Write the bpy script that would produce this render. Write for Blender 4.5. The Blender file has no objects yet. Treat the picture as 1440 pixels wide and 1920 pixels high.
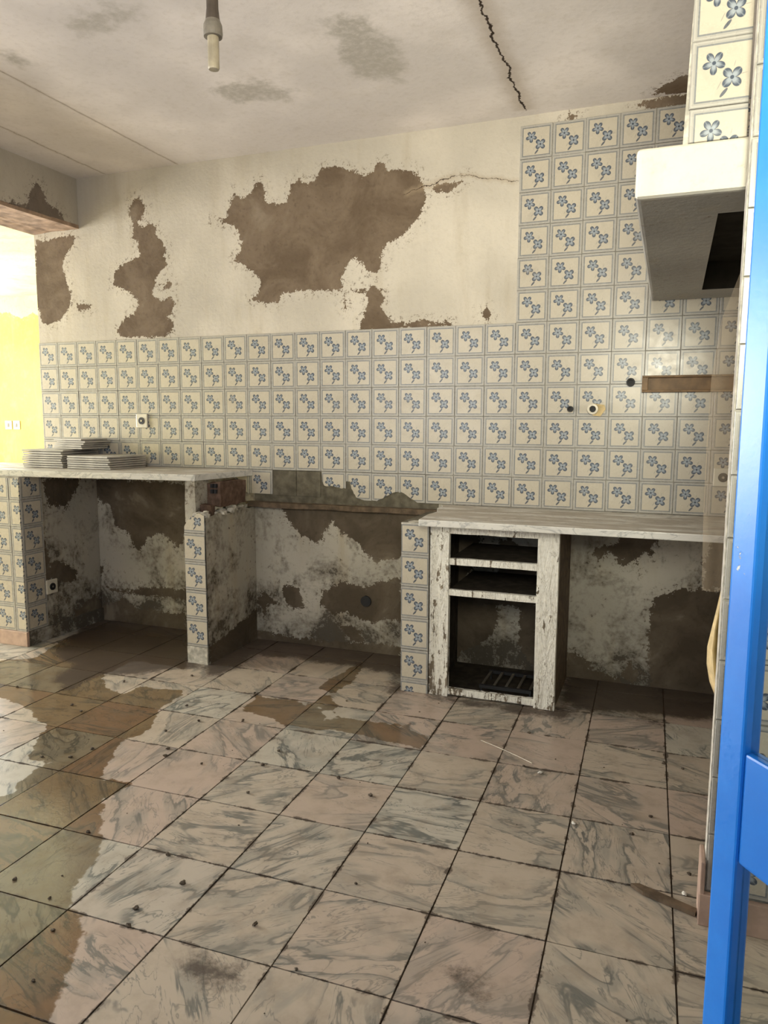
import bpy, bmesh, math, random
import numpy as np
from mathutils import Matrix, Vector, noise
random.seed(7)
S = bpy.context.scene
COL = S.collection
# ------------------------------------------------------------------ camera
cam_d = bpy.data.cameras.new('camera'); cam = bpy.data.objects.new('camera', cam_d); COL.objects.link(cam)
S.camera = cam
cam_d.sensor_fit = 'VERTICAL'; cam_d.sensor_height = 24.0; cam_d.lens = 1378.6/1920*24.0
cam_d.clip_start = 0.02
CR = [[0.93558, 0.353096, 0.003593], [0.047296, -0.115224, -0.992213], [-0.349932, 0.928465, -0.124501]]
CP = (3.69265, -3.64914, 1.27359)
cam.matrix_world = Matrix(((CR[0][0], -CR[1][0], -CR[2][0], CP[0]), (CR[0][1], -CR[1][1], -CR[2][1], CP[1]),
                           (CR[0][2], -CR[1][2], -CR[2][2], CP[2]), (0, 0, 0, 1)))
# ------------------------------------------------------------------ world, lights, exposure
W = bpy.data.worlds.new('sky'); S.world = W; W.use_nodes = True
bg = W.node_tree.nodes['Background']; bg.inputs[0].default_value = (0.72, 0.86, 1.0, 1); bg.inputs[1].default_value = 0.5
def area(name, loc, rot, sx, sy, power, color):
    d = bpy.data.lights.new(name, 'AREA'); d.shape = 'RECTANGLE'; d.size = sx; d.size_y = sy
    d.energy = power; d.color = color
    o = bpy.data.objects.new(name, d); o.location = loc; o.rotation_euler = rot; COL.objects.link(o); return o
R90 = math.pi/2
dl = area('daylight_doorway', (3.95, -4.0, 1.95), (R90*1.03, 0, 0.09), 0.9, 0.8, 19, (1.0, 0.94, 0.74)); dl.data.spread = math.radians(75)
area('added_front_fill', (1.5, -3.62, 1.55), (R90, 0, 0), 1.5, 1.2, 15, (1.0, 0.97, 0.93))  # added fill light at an unseen, made-up window
area('daylight_side_room', (-3.9, -0.9, 1.45), (0, -R90, 0), 1.8, 3.2, 460, (1.0, 0.965, 0.905))
area('daylight_side_window', (-3.3, 2.15, 1.35), (-R90, 0, 0), 1.2, 1.9, 60, (0.86, 0.93, 1.0))
S.view_settings.view_transform = 'Standard'; S.view_settings.look = 'None'
S.view_settings.gamma = 1.0; S.view_settings.use_curve_mapping = False
S.view_settings.exposure = 0.33
S.cycles.max_bounces = 6; S.cycles.diffuse_bounces = 4; S.cycles.glossy_bounces = 3
S.cycles.use_adaptive_sampling = True; S.cycles.adaptive_threshold = 0.05; S.cycles.adaptive_min_samples = 8
S.cycles.transparent_max_bounces = 8; S.cycles.sample_clamp_indirect = 6.0
S.cycles.caustics_reflective = False; S.cycles.caustics_refractive = False
try:
    S.cycles.use_denoising = True
except Exception:
    pass
# ------------------------------------------------------------------ outlines of stains, wear and wet floor, in metres on their surface
P_WALL=[[(1.29,2.372),(1.366,2.374),(1.394,2.399),(1.437,2.507),(1.476,2.462),(1.52,2.485),(1.571,2.535),(1.604,2.545),(1.626,2.502),(1.635,2.446),(1.683,2.422),(1.748,2.422),(1.781,2.5),(1.829,2.535),(1.876,2.504),(1.922,2.525),(1.954,2.567),(2.03,2.575),(2.12,2.549),(2.194,2.51),(2.238,2.518),(2.276,2.565),(2.31,2.561),(2.339,2.52),(2.396,2.518),(2.467,2.518),(2.495,2.477),(2.523,2.424),(2.538,2.372),(2.511,2.298),(2.469,2.25),(2.427,2.202),(2.384,2.179),(2.341,2.17),(2.312,2.146),(2.298,2.107),(2.307,2.067),(2.271,2.016),(2.224,2.038),(2.17,2.09),(2.146,2.113),(2.119,2.093),(2.088,2.055),(2.073,2.002),(2.088,1.96),(2.073,1.947),(1.949,1.946),(1.822,1.961),(1.725,1.953),(1.691,1.912),(1.625,1.901),(1.558,1.919),(1.525,1.926),(1.576,1.975),(1.594,2.017),(1.561,2.061),(1.495,2.108),(1.428,2.141),(1.463,2.196),(1.481,2.237),(1.433,2.325),(1.382,2.344)],[(2.254,1.964),(2.298,1.934),(2.319,1.893),(2.298,1.854),(2.328,1.812),(2.372,1.77),(2.516,1.777),(2.671,1.758),(2.671,1.739),(2.314,1.732),(2.17,1.737),(2.194,1.805),(2.224,1.871),(2.209,1.926),(2.134,1.935),(2.119,1.958),(2.224,1.952)],[(2.088,1.919),(2.109,1.891),(2.103,1.855),(2.088,1.878)],[(0.74,2.533),(0.805,2.541),(0.844,2.494),(0.83,2.436),(0.783,2.401),(0.797,2.371),(0.865,2.394),(0.927,2.368),(0.911,2.326),(0.954,2.287),(0.978,2.246),(0.969,2.203),(0.996,2.156),(0.928,2.116),(0.9,2.073),(0.944,2.041),(1.0,2.067),(1.017,2.036),(0.979,2.009),(0.888,2.044),(0.867,2.0),(0.921,1.952),(0.997,1.978),(1.024,1.932),(1.0,1.873),(0.955,1.86),(1.02,1.827),(1.008,1.797),(0.958,1.747),(0.644,1.752),(0.607,1.797),(0.657,1.857),(0.728,1.885),(0.778,1.959),(0.715,2.008),(0.639,2.043),(0.581,2.062),(0.605,2.137),(0.704,2.192),(0.79,2.216),(0.786,2.291),(0.749,2.324),(0.745,2.399),(0.729,2.46)],[(0.009,2.367),(0.11,2.359),(0.318,2.374),(0.307,2.328),(0.25,2.27),(0.216,2.194),(0.239,2.098),(0.275,2.017),(0.25,1.939),(0.183,1.878),(0.075,1.85),(0.025,1.868),(-0.017,2.016)],[(0.273,1.976),(0.395,1.957),(0.422,1.93),(0.332,1.928)],[(2.565,2.419),(2.633,2.43),(2.701,2.43),(2.741,2.446),(2.714,2.416),(2.661,2.384),(2.579,2.388)],[(2.82,1.803),(2.851,1.819),(2.879,1.787),(2.853,1.758),(2.825,1.785)],[(3.506,2.664),(3.538,2.686),(3.638,2.69),(3.746,2.683),(3.749,2.639),(3.618,2.639)],[(3.208,2.665),(3.231,2.671),(3.256,2.656),(3.232,2.646)],[(0.332,0.875),(0.459,0.913),(0.878,0.903),(1.142,0.886),(1.178,0.841),(1.168,0.761),(1.118,0.711),(1.059,0.644),(1.037,0.562),(0.997,0.495),(0.865,0.584),(0.784,0.547),(0.709,0.476),(0.662,0.499),(0.625,0.571),(0.525,0.615),(0.511,0.732),(0.429,0.745),(0.39,0.793)],[(0.442,0.218),(0.567,0.212),(0.811,0.249),(1.037,0.252),(1.035,0.186),(0.647,0.185),(0.462,0.192)],[(0.387,0.369),(0.427,0.337),(0.402,0.267),(0.361,0.281)],[(0.304,0.031),(0.564,0.16),(0.684,0.103),(1.032,0.103),(1.027,-0.048),(0.338,-0.124)],[(1.69,0.8),(2.756,0.791),(2.41,0.545),(2.349,0.526),(2.272,0.506),(2.225,0.546),(2.178,0.587),(2.131,0.629),(2.068,0.669),(2.02,0.717),(1.978,0.694),(1.954,0.618),(1.905,0.591),(1.856,0.612),(1.806,0.639),(1.756,0.682),(1.7,0.77)],[(1.53,0.215),(1.567,0.272),(1.636,0.257),(1.664,0.243),(1.691,0.23),(1.611,0.207),(1.592,0.142),(1.568,0.13),(1.558,0.192)],[(1.7,0.325),(1.751,0.344),(1.802,0.318),(1.834,0.212),(1.75,0.204),(1.706,0.247)],[(1.936,0.314),(2.067,0.386),(2.194,0.366),(2.425,0.444),(2.427,0.18),(2.32,0.199),(2.257,0.163),(2.194,0.171),(2.098,0.207),(2.001,0.198),(1.935,0.237)],[(2.066,0.128),(2.13,0.15),(2.194,0.111),(2.226,0.054),(2.146,0.045),(2.082,0.084)],[(1.52,0.045),(1.799,0.037),(2.428,0.056),(2.429,-0.058),(1.518,-0.042)],[(3.453,0.682),(3.494,0.684),(3.513,0.713),(3.517,0.75),(3.69,0.76),(3.688,0.713),(3.665,0.685),(3.676,0.659),(3.667,0.637),(3.651,0.662),(3.626,0.655),(3.617,0.633),(3.615,0.563),(3.603,0.611),(3.558,0.602),(3.539,0.587),(3.501,0.625),(3.465,0.639),(3.43,0.598),(3.411,0.624),(3.413,0.646)],[(3.912,0.742),(3.985,0.757),(3.999,0.504),(3.901,0.506),(3.893,0.611),(3.915,0.675)],[(3.691,0.44),(3.739,0.455),(3.787,0.486),(3.896,0.501),(3.999,0.504),(4.027,0.004),(3.693,-0.043),(3.679,0.15),(3.674,0.368)],[(3.288,0.131),(3.342,0.115),(3.396,0.104),(3.45,0.074),(3.409,0.055),(3.494,0.037),(3.557,0.028),(3.56,-0.056),(3.279,-0.095)],[(3.594,0.123),(3.637,0.072),(3.629,0.016),(3.557,0.023),(3.565,0.069)],[(2.673,0.69),(2.83,0.699),(2.856,0.639),(2.845,0.552),(2.772,0.459),(2.86,0.41),(2.944,0.51),(2.935,0.662),(3.0,0.697),(3.049,0.639),(3.04,0.548),(3.134,0.585),(3.152,-0.026),(3.044,0.148),(3.058,0.335),(2.949,0.325),(2.915,0.165),(2.766,0.065),(2.684,-0.023)]]
P_SIDE=[[(-0.418,0.935),(-0.139,0.914),(-0.151,0.857),(-0.21,0.814),(-0.257,0.755),(-0.398,0.77),(-0.412,0.864)],[(-0.481,0.809),(-0.447,0.745),(-0.448,0.622),(-0.412,0.46),(-0.408,0.34),(-0.446,0.357),(-0.464,0.501),(-0.482,0.688)],[(-0.402,0.427),(-0.347,0.465),(-0.308,0.426),(-0.198,0.35),(-0.223,0.295),(-0.369,0.319),(-0.418,0.367)],[(-0.374,0.247),(-0.281,0.193),(-0.295,0.174),(-0.355,0.22)],[(-0.297,0.148),(-0.247,0.136),(-0.278,0.12)],[(-0.236,0.1),(-0.049,0.191),(-0.007,0.112),(-0.011,0.044),(-0.239,0.051)]]
P_STUB=[[(-0.487,0.087),(-0.35,0.121),(-0.072,0.17),(0.049,0.204),(0.042,-0.02),(-0.482,-0.015)]]
P_HEAD=[[(-0.562,2.418),(-0.493,2.437),(-0.385,2.443),(-0.331,2.582),(-0.282,2.582),(-0.244,2.526),(-0.219,2.483),(-0.171,2.487),(-0.133,2.461),(-0.094,2.416),(-0.032,2.401),(-0.315,2.386),(-0.566,2.366)]]
P_WET=[[(0.073,-1.141),(0.595,-0.756),(0.49,-0.38),(0.463,-0.085),(1.115,-0.136),(1.42,-0.527),(1.452,-0.604),(1.127,-0.595),(1.102,-0.825),(1.269,-0.958),(1.398,-0.982),(1.387,-0.874),(1.505,-0.867),(1.613,-0.847),(1.653,-0.883),(1.681,-1.078),(1.745,-1.266),(1.732,-1.381),(1.729,-1.409),(1.784,-1.489),(1.858,-1.645),(1.877,-1.68),(2.0,-1.674),(1.99,-1.833),(2.069,-1.873),(2.127,-1.95),(2.16,-2.0),(2.206,-2.084),(2.275,-2.249),(2.284,-2.268),(2.34,-2.28),(2.398,-2.333),(2.461,-2.46),(2.553,-2.585),(2.386,-2.649),(1.929,-2.61),(1.365,-2.243),(1.686,-1.875),(1.612,-1.783),(1.601,-1.7),(1.623,-1.646),(1.515,-1.641),(1.452,-1.567),(1.333,-1.396),(1.247,-1.34),(1.077,-1.279),(0.966,-1.235),(0.457,-1.418)],[(1.994,-0.924),(1.984,-0.791),(2.138,-0.766),(2.258,-0.788),(2.38,-0.932),(2.475,-0.865),(2.747,-0.878),(2.871,-0.941),(2.87,-1.045),(2.757,-1.037),(2.56,-1.007),(2.353,-1.03),(2.154,-0.989),(2.064,-0.993)],[(2.216,-0.591),(2.22,-0.348),(2.218,-0.17),(2.284,-0.144),(2.333,-0.507),(2.293,-0.635)],[(2.258,-0.788),(2.269,-0.701),(2.379,-0.707),(2.386,-0.837)],[(2.723,-0.738),(2.752,-0.788),(2.767,-1.034),(2.699,-1.034),(2.717,-0.861)]]
P_DIRT=[[(0.637,-0.612),(0.251,0.105),(1.04,0.076),(1.482,-0.53),(1.239,-0.772),(0.957,-0.796)],[(0.921,-0.937),(0.865,-0.697),(1.084,-0.747),(1.104,-1.023)],[(1.347,0.196),(2.392,0.197),(2.549,-0.262),(2.17,-0.235),(1.921,-0.239),(1.634,-0.253)],[(2.721,-2.334),(2.733,-2.308),(2.765,-2.312),(2.82,-2.296),(2.832,-2.327),(2.79,-2.338),(2.77,-2.351)],[(3.303,-2.13),(3.322,-2.105),(3.347,-2.13),(3.362,-2.192),(3.338,-2.193)],[(1.494,-0.452),(1.482,0.126),(1.633,-0.045),(1.694,-0.51),(1.646,-0.655)],[(2.5,-0.403),(2.536,-0.349),(2.6,-0.515),(2.544,-0.523)],[(3.647,-0.411),(3.679,-0.368),(3.755,-0.412),(3.744,-0.475),(3.692,-0.472)],[(3.266,0.102),(4.01,0.144),(3.98,-0.313),(3.656,-0.345),(3.352,-0.397)],[(3.301,-0.45),(3.375,-0.389),(3.377,-0.515),(3.323,-0.536)],[(2.713,-0.472),(3.305,-0.481),(3.313,-0.54),(2.729,-0.523)]]
P_CEIL=[[(3.561,-0.027),(3.627,-0.114),(3.668,-0.162),(3.719,-0.184),(3.76,-0.169),(3.746,-0.005)]]
P_CEILG=[[(2.427,-1.097),(2.459,-1.007),(2.472,-0.941),(2.448,-0.796),(2.409,-0.64),(2.48,-0.578),(2.603,-0.554),(2.658,-0.648),(2.659,-0.808),(2.666,-0.97),(2.647,-1.053),(2.558,-1.086)],[(1.765,-0.771),(1.915,-0.796),(2.05,-0.72),(2.143,-0.632),(2.061,-0.55),(1.8,-0.616)],[(1.622,-1.413),(1.825,-1.428),(1.907,-1.363),(1.701,-1.287),(1.572,-1.335)],[(1.232,-1.334),(1.263,-1.301),(1.265,-1.185),(1.18,-1.143),(1.161,-1.271)]]
P_CRUMB=[[(1.29,-0.862),(1.549,-0.672),(1.961,-0.764),(1.758,-1.009),(1.906,-1.131),(1.837,-1.264),(2.144,-1.457),(1.951,-1.399),(1.982,-1.456),(2.362,-1.384),(2.361,-1.261),(2.419,-1.583),(2.666,-1.376),(1.365,-1.226),(1.677,-1.505),(1.275,-1.186),(0.868,-1.106),(2.39,-1.982),(2.511,-2.079),(2.461,-2.212),(2.487,-2.273),(2.322,-2.352),(2.783,-2.154),(2.952,-2.253),(2.217,-2.259),(2.065,-2.231),(2.083,-1.971),(2.408,-2.498),(2.958,-1.908),(2.08,-1.063),(2.276,-0.798),(2.402,-0.698),(2.818,-1.448),(1.552,-1.627),(1.651,-1.589),(3.269,-1.045),(3.913,-0.146),(3.819,-0.856),(3.755,-0.835),(3.714,-1.249),(3.662,-1.377),(3.821,-1.532),(3.238,-0.744)]]
P_CHIP=[[(3.485,-1.38),(3.333,-1.076),(3.805,-1.632)]]
# ------------------------------------------------------------------ node helpers
class NB:
    def __init__(self, name):
        self.m = bpy.data.materials.new(name); self.m.use_nodes = True
        self.nt = self.m.node_tree; self.nt.nodes.clear()
        self.out = self.nt.nodes.new('ShaderNodeOutputMaterial')
    def n(self, t, ins=None, **pr):
        nd = self.nt.nodes.new('ShaderNode' + t)
        for k, v in pr.items(): setattr(nd, k, v)
        for k, v in (ins or {}).items(): self.s(nd, k, v)
        return nd
    def s(self, nd, k, v):
        if isinstance(v, bpy.types.NodeSocket): self.nt.links.new(v, nd.inputs[k])
        elif isinstance(v, (tuple, list)) and len(v) == 3 and nd.inputs[k].type == 'RGBA': nd.inputs[k].default_value = (*v, 1)
        else: nd.inputs[k].default_value = v
    def math(self, op, a, b=0.0, c=0.0, clamp=False):
        return self.n('Math', {0: a, 1: b, 2: c}, operation=op, use_clamp=clamp).outputs[0]
    def add(self, a, b): return self.math('ADD', a, b)
    def mul(self, a, b): return self.math('MULTIPLY', a, b)
    def step(self, v, a, b, lo=0.0, hi=1.0):
        return self.n('MapRange', {0: v, 1: a, 2: b, 3: lo, 4: hi}, interpolation_type='SMOOTHSTEP').outputs[0]
    def mix(self, f, a, b):
        nd = self.n('Mix', data_type='RGBA'); self.s(nd, 0, f); self.s(nd, 6, a); self.s(nd, 7, b); return nd.outputs[2]
    def noise(self, vec, scale, detail=4, rough=0.55, dist=0.0):
        return self.n('TexNoise', {'Vector': vec, 'Scale': scale, 'Detail': detail, 'Roughness': rough, 'Distortion': dist}).outputs[0]
    def obj(self): return self.n('TexCoord').outputs['Object']
    def pos(self): return self.n('NewGeometry').outputs['Position']
    def uv(self): return self.n('TexCoord').outputs['UV']
    def attr(self, name): return self.n('Attribute', attribute_name=name).outputs['Fac']
    def rnd(self): return self.n('ObjectInfo').outputs['Random']
    def xyz(self, v):
        o = self.n('SeparateXYZ', {0: v}).outputs; return o[0], o[1], o[2]
    def comb(self, x=0.0, y=0.0, z=0.0): return self.n('CombineXYZ', {0: x, 1: y, 2: z}).outputs[0]
    def scale(self, v, s): return self.n('VectorMath', {0: v, 1: s}, operation='MULTIPLY').outputs[0]
    def vadd(self, v, s): return self.n('VectorMath', {0: v, 1: s}, operation='ADD').outputs[0]
    def bump(self, h, strength=0.3, dist=0.01):
        return self.n('Bump', {'Height': h, 'Strength': strength, 'Distance': dist}).outputs[0]
    def bsdf(self, color, rough=0.7, normal=None, spec=0.5, **kw):
        b = self.n('BsdfPrincipled', {'Base Color': color, 'Roughness': rough, 'Specular IOR Level': spec})
        if normal is not None: self.s(b, 'Normal', normal)
        for k, v in kw.items(): self.s(b, k.replace('_', ' '), v)
        self.nt.links.new(b.outputs[0], self.out.inputs[0]); return b

def simple(name, color, rough=0.6, var=0.12, scale=18, spec=0.4, metallic=0.0, bump=0.0):
    b = NB(name); v = b.obj(); n = b.noise(v, scale, 5)
    c = b.mix(b.step(n, 0.3, 0.75), tuple(x*(1-var) for x in color), tuple(min(1, x*(1+var)) for x in color))
    nr = b.bump(n, bump, 0.004) if bump else None
    b.bsdf(c, rough, nr, spec, Metallic=metallic); return b.m

WHITE = (0.60, 0.55, 0.47)
def plaster(name, white=WHITE, brown=(0.135, 0.097, 0.064), brown2=(0.20, 0.15, 0.105), amp=1.0, cracks=(), grime=0.5, wear=0.0, mould=0.0, plane=(1, 0, 1), grey=None, relief=0.30):
    """painted plaster that has flaked off in the shapes held by the 'flaked' attribute (signed distance, m)"""
    b = NB(name); v = b.pos()
    big = b.noise(v, 1.7, 2); mid = b.noise(v, 8, 4, 0.65); fine = b.noise(v, 38, 3, 0.68); vf = b.noise(v, 120, 2, 0.6)
    streak = b.noise(b.scale(v, (9, 9, 1.4)), 1.0, 3, 0.6)
    d = b.attr('flaked')
    dd = b.add(d, b.mul(b.add(mid, -0.5), 0.055*amp)); dd = b.add(dd, b.mul(b.add(fine, -0.5), 0.065*amp))
    dd = b.add(dd, b.mul(b.add(vf, -0.5), 0.035*amp))
    mask = b.step(dd, -0.0015, 0.0025)
    # thin scuffed halo where the paint is rubbed but not gone
    halo = b.mul(b.step(dd, -0.055, -0.004), b.step(b.add(b.mul(fine, 0.6), b.mul(vf, 0.4)), 0.52, 0.62))
    if wear: halo = b.math('MAXIMUM', halo, b.mul(b.step(fine, 0.66-wear, 0.74-wear), b.step(mid, 0.45, 0.6)))
    w = b.mix(b.step(big, 0.35, 0.7), tuple(x*0.84 for x in white), tuple(min(1, x*1.08) for x in white))
    w = b.mix(b.mul(b.step(streak, 0.5, 0.75), grime*0.7), w, (0.40, 0.335, 0.235))
    w = b.mix(b.mul(b.step(mid, 0.5, 0.78), grime*0.55), w, (0.47, 0.42, 0.34))
    w = b.mix(b.mul(b.step(fine, 0.45, 0.8), 0.18), w, (0.36, 0.31, 0.25))
    n3 = b.noise(v, 3.6, 4, 0.65, 0.5); br = b.mix(b.step(n3, 0.36, 0.64), brown, brown2)
    br = b.mix(b.mul(b.step(fine, 0.5, 0.8), 0.45), br, tuple(x*0.55 for x in brown))
    br = b.mix(b.mul(b.step(n3, 0.60, 0.72), 0.5), br, (0.30, 0.25, 0.19))
    if grey: w = b.mix(b.mul(b.step(b.add(b.attr('scuffed'), b.mul(b.add(mid, -0.5), 0.22)), -0.03, 0.05), b.step(fine, 0.25, 0.6, 0.45, 0.85)), w, grey)
    if mould:
        _, _, zz = b.xyz(v)
        mo = b.add(b.add(b.noise(v, 4.2, 4, 0.68, 0.4), b.mul(b.add(fine, -0.5), 0.35)), b.step(zz, 0.42, 0.0, 0.0, 0.17))
        w = b.mix(b.mul(b.step(mo, 0.46, 0.70), mould), w, (0.10, 0.082, 0.060)); w = b.mix(b.mul(b.step(b.add(mo, b.mul(vf, 0.3)), 0.80, 0.86), mould), w, (0.045, 0.036, 0.026))
    c = b.mix(b.mul(halo, 0.75), w, br); c = b.mix(mask, c, br)
    if cracks: wv = b.vadd(b.n('TexNoise', {'Vector': v, 'Scale': 9.0, 'Detail': 5, 'Roughness': 0.7}).outputs['Color'], (-0.5, -0.5, -0.5))
    for (p, q, wd, dep) in cracks:   # jagged cracks between two points
        px, py, pz = p; dx, dy, dz = (q[i]-p[i] for i in range(3)); L = math.sqrt(dx*dx+dy*dy+dz*dz); u = (dx/L, dy/L, dz/L)
        rel = b.vadd(v, (-px, -py, -pz))
        rel = b.vadd(rel, b.scale(wv, tuple(0.11*dep*k for k in plane)))
        t = b.n('VectorMath', {0: rel, 1: u}, operation='DOT_PRODUCT').outputs['Value']
        along = b.n('VectorMath', {0: u, 'Scale': t}, operation='SCALE').outputs[0]
        perp = b.n('VectorMath', {0: b.n('VectorMath', {0: rel, 1: along}, operation='SUBTRACT').outputs[0]}, operation='LENGTH').outputs['Value']
        inside = b.mul(b.step(t, -0.01, 0.02), b.step(t, L+0.01, L-0.03))
        cm = b.mul(b.step(perp, wd, wd*0.45), inside)
        stain = b.mul(b.mul(b.step(perp, wd*14, 0.0), inside), 0.45)
        c = b.mix(stain, c, (0.36, 0.28, 0.19)); c = b.mix(cm, c, (0.035, 0.022, 0.014))
    b.bsdf(c, 0.85, b.bump(fine, relief, 0.006), 0.2); return b.m

def tile_print(name, cream=(0.53, 0.48, 0.395)):
    """glazed tile with a double border and two blue blossoms"""
    b = NB(name); u, v, _ = b.xyz(b.uv())
    e = b.math('MINIMUM', b.math('MINIMUM', u, b.math('SUBTRACT', 1.0, u)), b.math('MINIMUM', v, b.math('SUBTRACT', 1.0, v)))
    dust = b.noise(b.pos(), 26, 3, 0.65); r = b.rnd()
    base = b.mix(b.step(dust, 0.4, 0.8), cream, tuple(x*0.86 for x in cream))
    base = b.mix(b.mul(r, 0.25), base, (0.49, 0.43, 0.325))
    line = b.mul(b.step(e, 0.062, 0.070), b.step(e, 0.098, 0.090))
    band = b.step(e, 0.072, 0.060)
    c = b.mix(b.mul(band, 0.85), base, (0.34, 0.33, 0.31)); c = b.mix(b.mul(b.mul(b.step(e, 0.020, 0.026), b.step(e, 0.038, 0.032)), 0.6), c, (0.52, 0.49, 0.44))
    c = b.mix(b.mul(line, 0.9), c, (0.165, 0.18, 0.20))
    ink = (0.036, 0.056, 0.096); pale = (0.30, 0.34, 0.385)
    def blossom(c, cx, cy, rad, k, ph):
        x = b.add(u, -cx); y = b.add(v, -cy)
        rr = b.math('SQRT', b.add(b.mul(x, x), b.mul(y, y))); th = b.math('ARCTAN2', y, x)
        pet = b.math('ABSOLUTE', b.math('COSINE', b.mul(b.add(th, ph), k/2)))
        R = b.mul(b.add(b.mul(b.math('POWER', pet, 0.7), 0.72), 0.30), rad)
        q = b.math('DIVIDE', rr, R)
        m = b.step(q, 1.04, 0.94); shade = b.step(q, 0.38, 0.85)
        vein = b.step(pet, 0.985, 1.0)
        col = b.mix(shade, pale, ink); col = b.mix(b.mul(vein, 0.4), col, pale)
        col = b.mix(b.step(rr, rad*0.20, rad*0.14), col, ink)
        return b.mix(b.mul(m, 0.94), c, col)
    c = blossom(c, 0.345, 0.645, 0.178, 5, 0.35); c = blossom(c, 0.630, 0.400, 0.178, 4, 0.80)
    def leaf(c, cx, cy, ang, a, w, s):
        x = b.add(u, -cx); y = b.add(v, -cy); ca, sa = math.cos(ang), math.sin(ang)
        p = b.add(b.mul(x, ca), b.mul(y, sa)); q = b.add(b.mul(x, -sa), b.mul(y, ca))
        m = b.step(b.add(b.math('POWER', b.mul(p, 1/a), 2.0), b.math('POWER', b.mul(q, 1/w), 2.0)), 1.15, 0.8)
        return b.mix(b.mul(m, s), c, ink)
    c = leaf(c, 0.515, 0.185, 0.85, 0.085, 0.026, 0.85); c = leaf(c, 0.44, 0.30, 1.1, 0.07, 0.008, 0.35)
    c = leaf(c, 0.80, 0.44, 0.1, 0.06, 0.006, 0.35); c = leaf(c, 0.66, 0.60, 1.3, 0.05, 0.006, 0.35)
    g = b.step(b.noise(b.pos(), 4.0, 3, 0.65), 0.58, 0.8)
    c = b.mix(b.mul(g, 0.30), c, (0.34, 0.28, 0.20))
    rg = b.add(0.16, b.mul(dust, 0.22))
    b.bsdf(c, rg, None, 0.5); return b.m

def floor_marble(name):
    b = NB(name); r = b.rnd(); o = b.obj()
    ang = b.mul(r, 37.7)
    rot = b.n('VectorRotate', {'Vector': o, 'Angle': ang}, rotation_type='Z_AXIS').outputs[0]
    p = b.vadd(rot, b.comb(b.mul(r, 91.0), b.mul(r, 57.0), b.mul(r, 23.0)))
    sp = b.scale(p, (1.0, 3.2, 1.0))
    warp = b.noise(sp, 2.0, 5, 0.55, 0.9); w2 = b.noise(sp, 5.2, 4, 0.6, 1.0); reg = b.noise(p, 4.5, 2)
    r2 = b.math('FRACT', b.mul(r, 7.31)); r3 = b.math('FRACT', b.mul(r, 13.7))
    rg_ = b.mul(b.step(reg, 0.34, 0.50), b.add(0.52, b.mul(r3, 0.48)))
    v1 = b.step(b.math('ABSOLUTE', b.add(warp, -0.5)), 0.028, 0.004); v2 = b.step(b.math('ABSOLUTE', b.add(w2, -0.5)), 0.020, 0.0)
    halo = b.step(b.math('ABSOLUTE', b.add(warp, -0.53)), 0.085, 0.0)
    base = b.mix(b.step(r2, 0.35, 0.75), (0.47, 0.395, 0.315), (0.46, 0.36, 0.295)); base = b.mix(b.step(r3, 0.7, 0.95), base, (0.47, 0.43, 0.36))
    c = b.mix(b.mul(b.mul(halo, 0.6), rg_), base, (0.225, 0.225, 0.20))
    c = b.mix(b.mul(b.mul(v1, 0.8), rg_), c, (0.085, 0.095, 0.09)); c = b.mix(b.mul(b.mul(v2, 0.7), rg_), c, (0.12, 0.13, 0.122))
    P = b.pos(); dust = b.noise(P, 11, 4, 0.65); fine = b.noise(P, 60, 3, 0.7)
    c = b.mix(b.mul(b.step(dust, 0.42, 0.72), 0.42), c, (0.27, 0.21, 0.155))
    c = b.mix(b.mul(b.step(fine, 0.66, 0.76), 0.5), c, (0.14, 0.11, 0.085))
    u, v, _ = b.xyz(b.uv())
    e = b.math('MINIMUM', b.math('MINIMUM', u, b.math('SUBTRACT', 1.0, u)), b.math('MINIMUM', v, b.math('SUBTRACT', 1.0, v)))
    ed = b.add(b.mul(e, 0.3), b.mul(b.add(dust, -0.5), -0.055)); ed = b.add(ed, b.mul(b.add(fine, -0.5), -0.014))
    edge = b.step(ed, 0.0050, -0.0005)
    c = b.mix(b.mul(edge, 0.85), c, (0.075, 0.052, 0.036))
    wob = b.add(b.mul(b.add(b.noise(P, 5, 3, 0.6), -0.5), 0.11), b.mul(b.add(dust, -0.5), 0.07))
    wet = b.step(b.add(b.attr('wet'), wob), -0.004, 0.006)
    dirt = b.step(b.add(b.add(b.attr('dirt'), wob), b.mul(b.add(fine, -0.5), 0.08)), -0.045, 0.02)
    wc = b.n('HueSaturation', {'Saturation': 1.7, 'Value': 0.55, 'Color': c}).outputs[0]
    wc = b.mix(0.35, wc, (0.11, 0.072, 0.034))
    c = b.mix(wet, c, wc); c = b.mix(b.mul(dirt, 0.9), c, (0.062, 0.043, 0.030))
    rg = b.mix(wet, b.comb(b.add(0.27, b.mul(dust, 0.22))), b.comb(b.add(0.07, b.mul(dust, 0.10))))
    rg = b.add(b.n('SeparateXYZ', {0: rg}).outputs[0], b.mul(b.math('MAXIMUM', dirt, edge), 0.25))
    b.bsdf(c, rg, b.bump(fine, 0.06, 0.006), 0.5); return b.m

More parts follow.
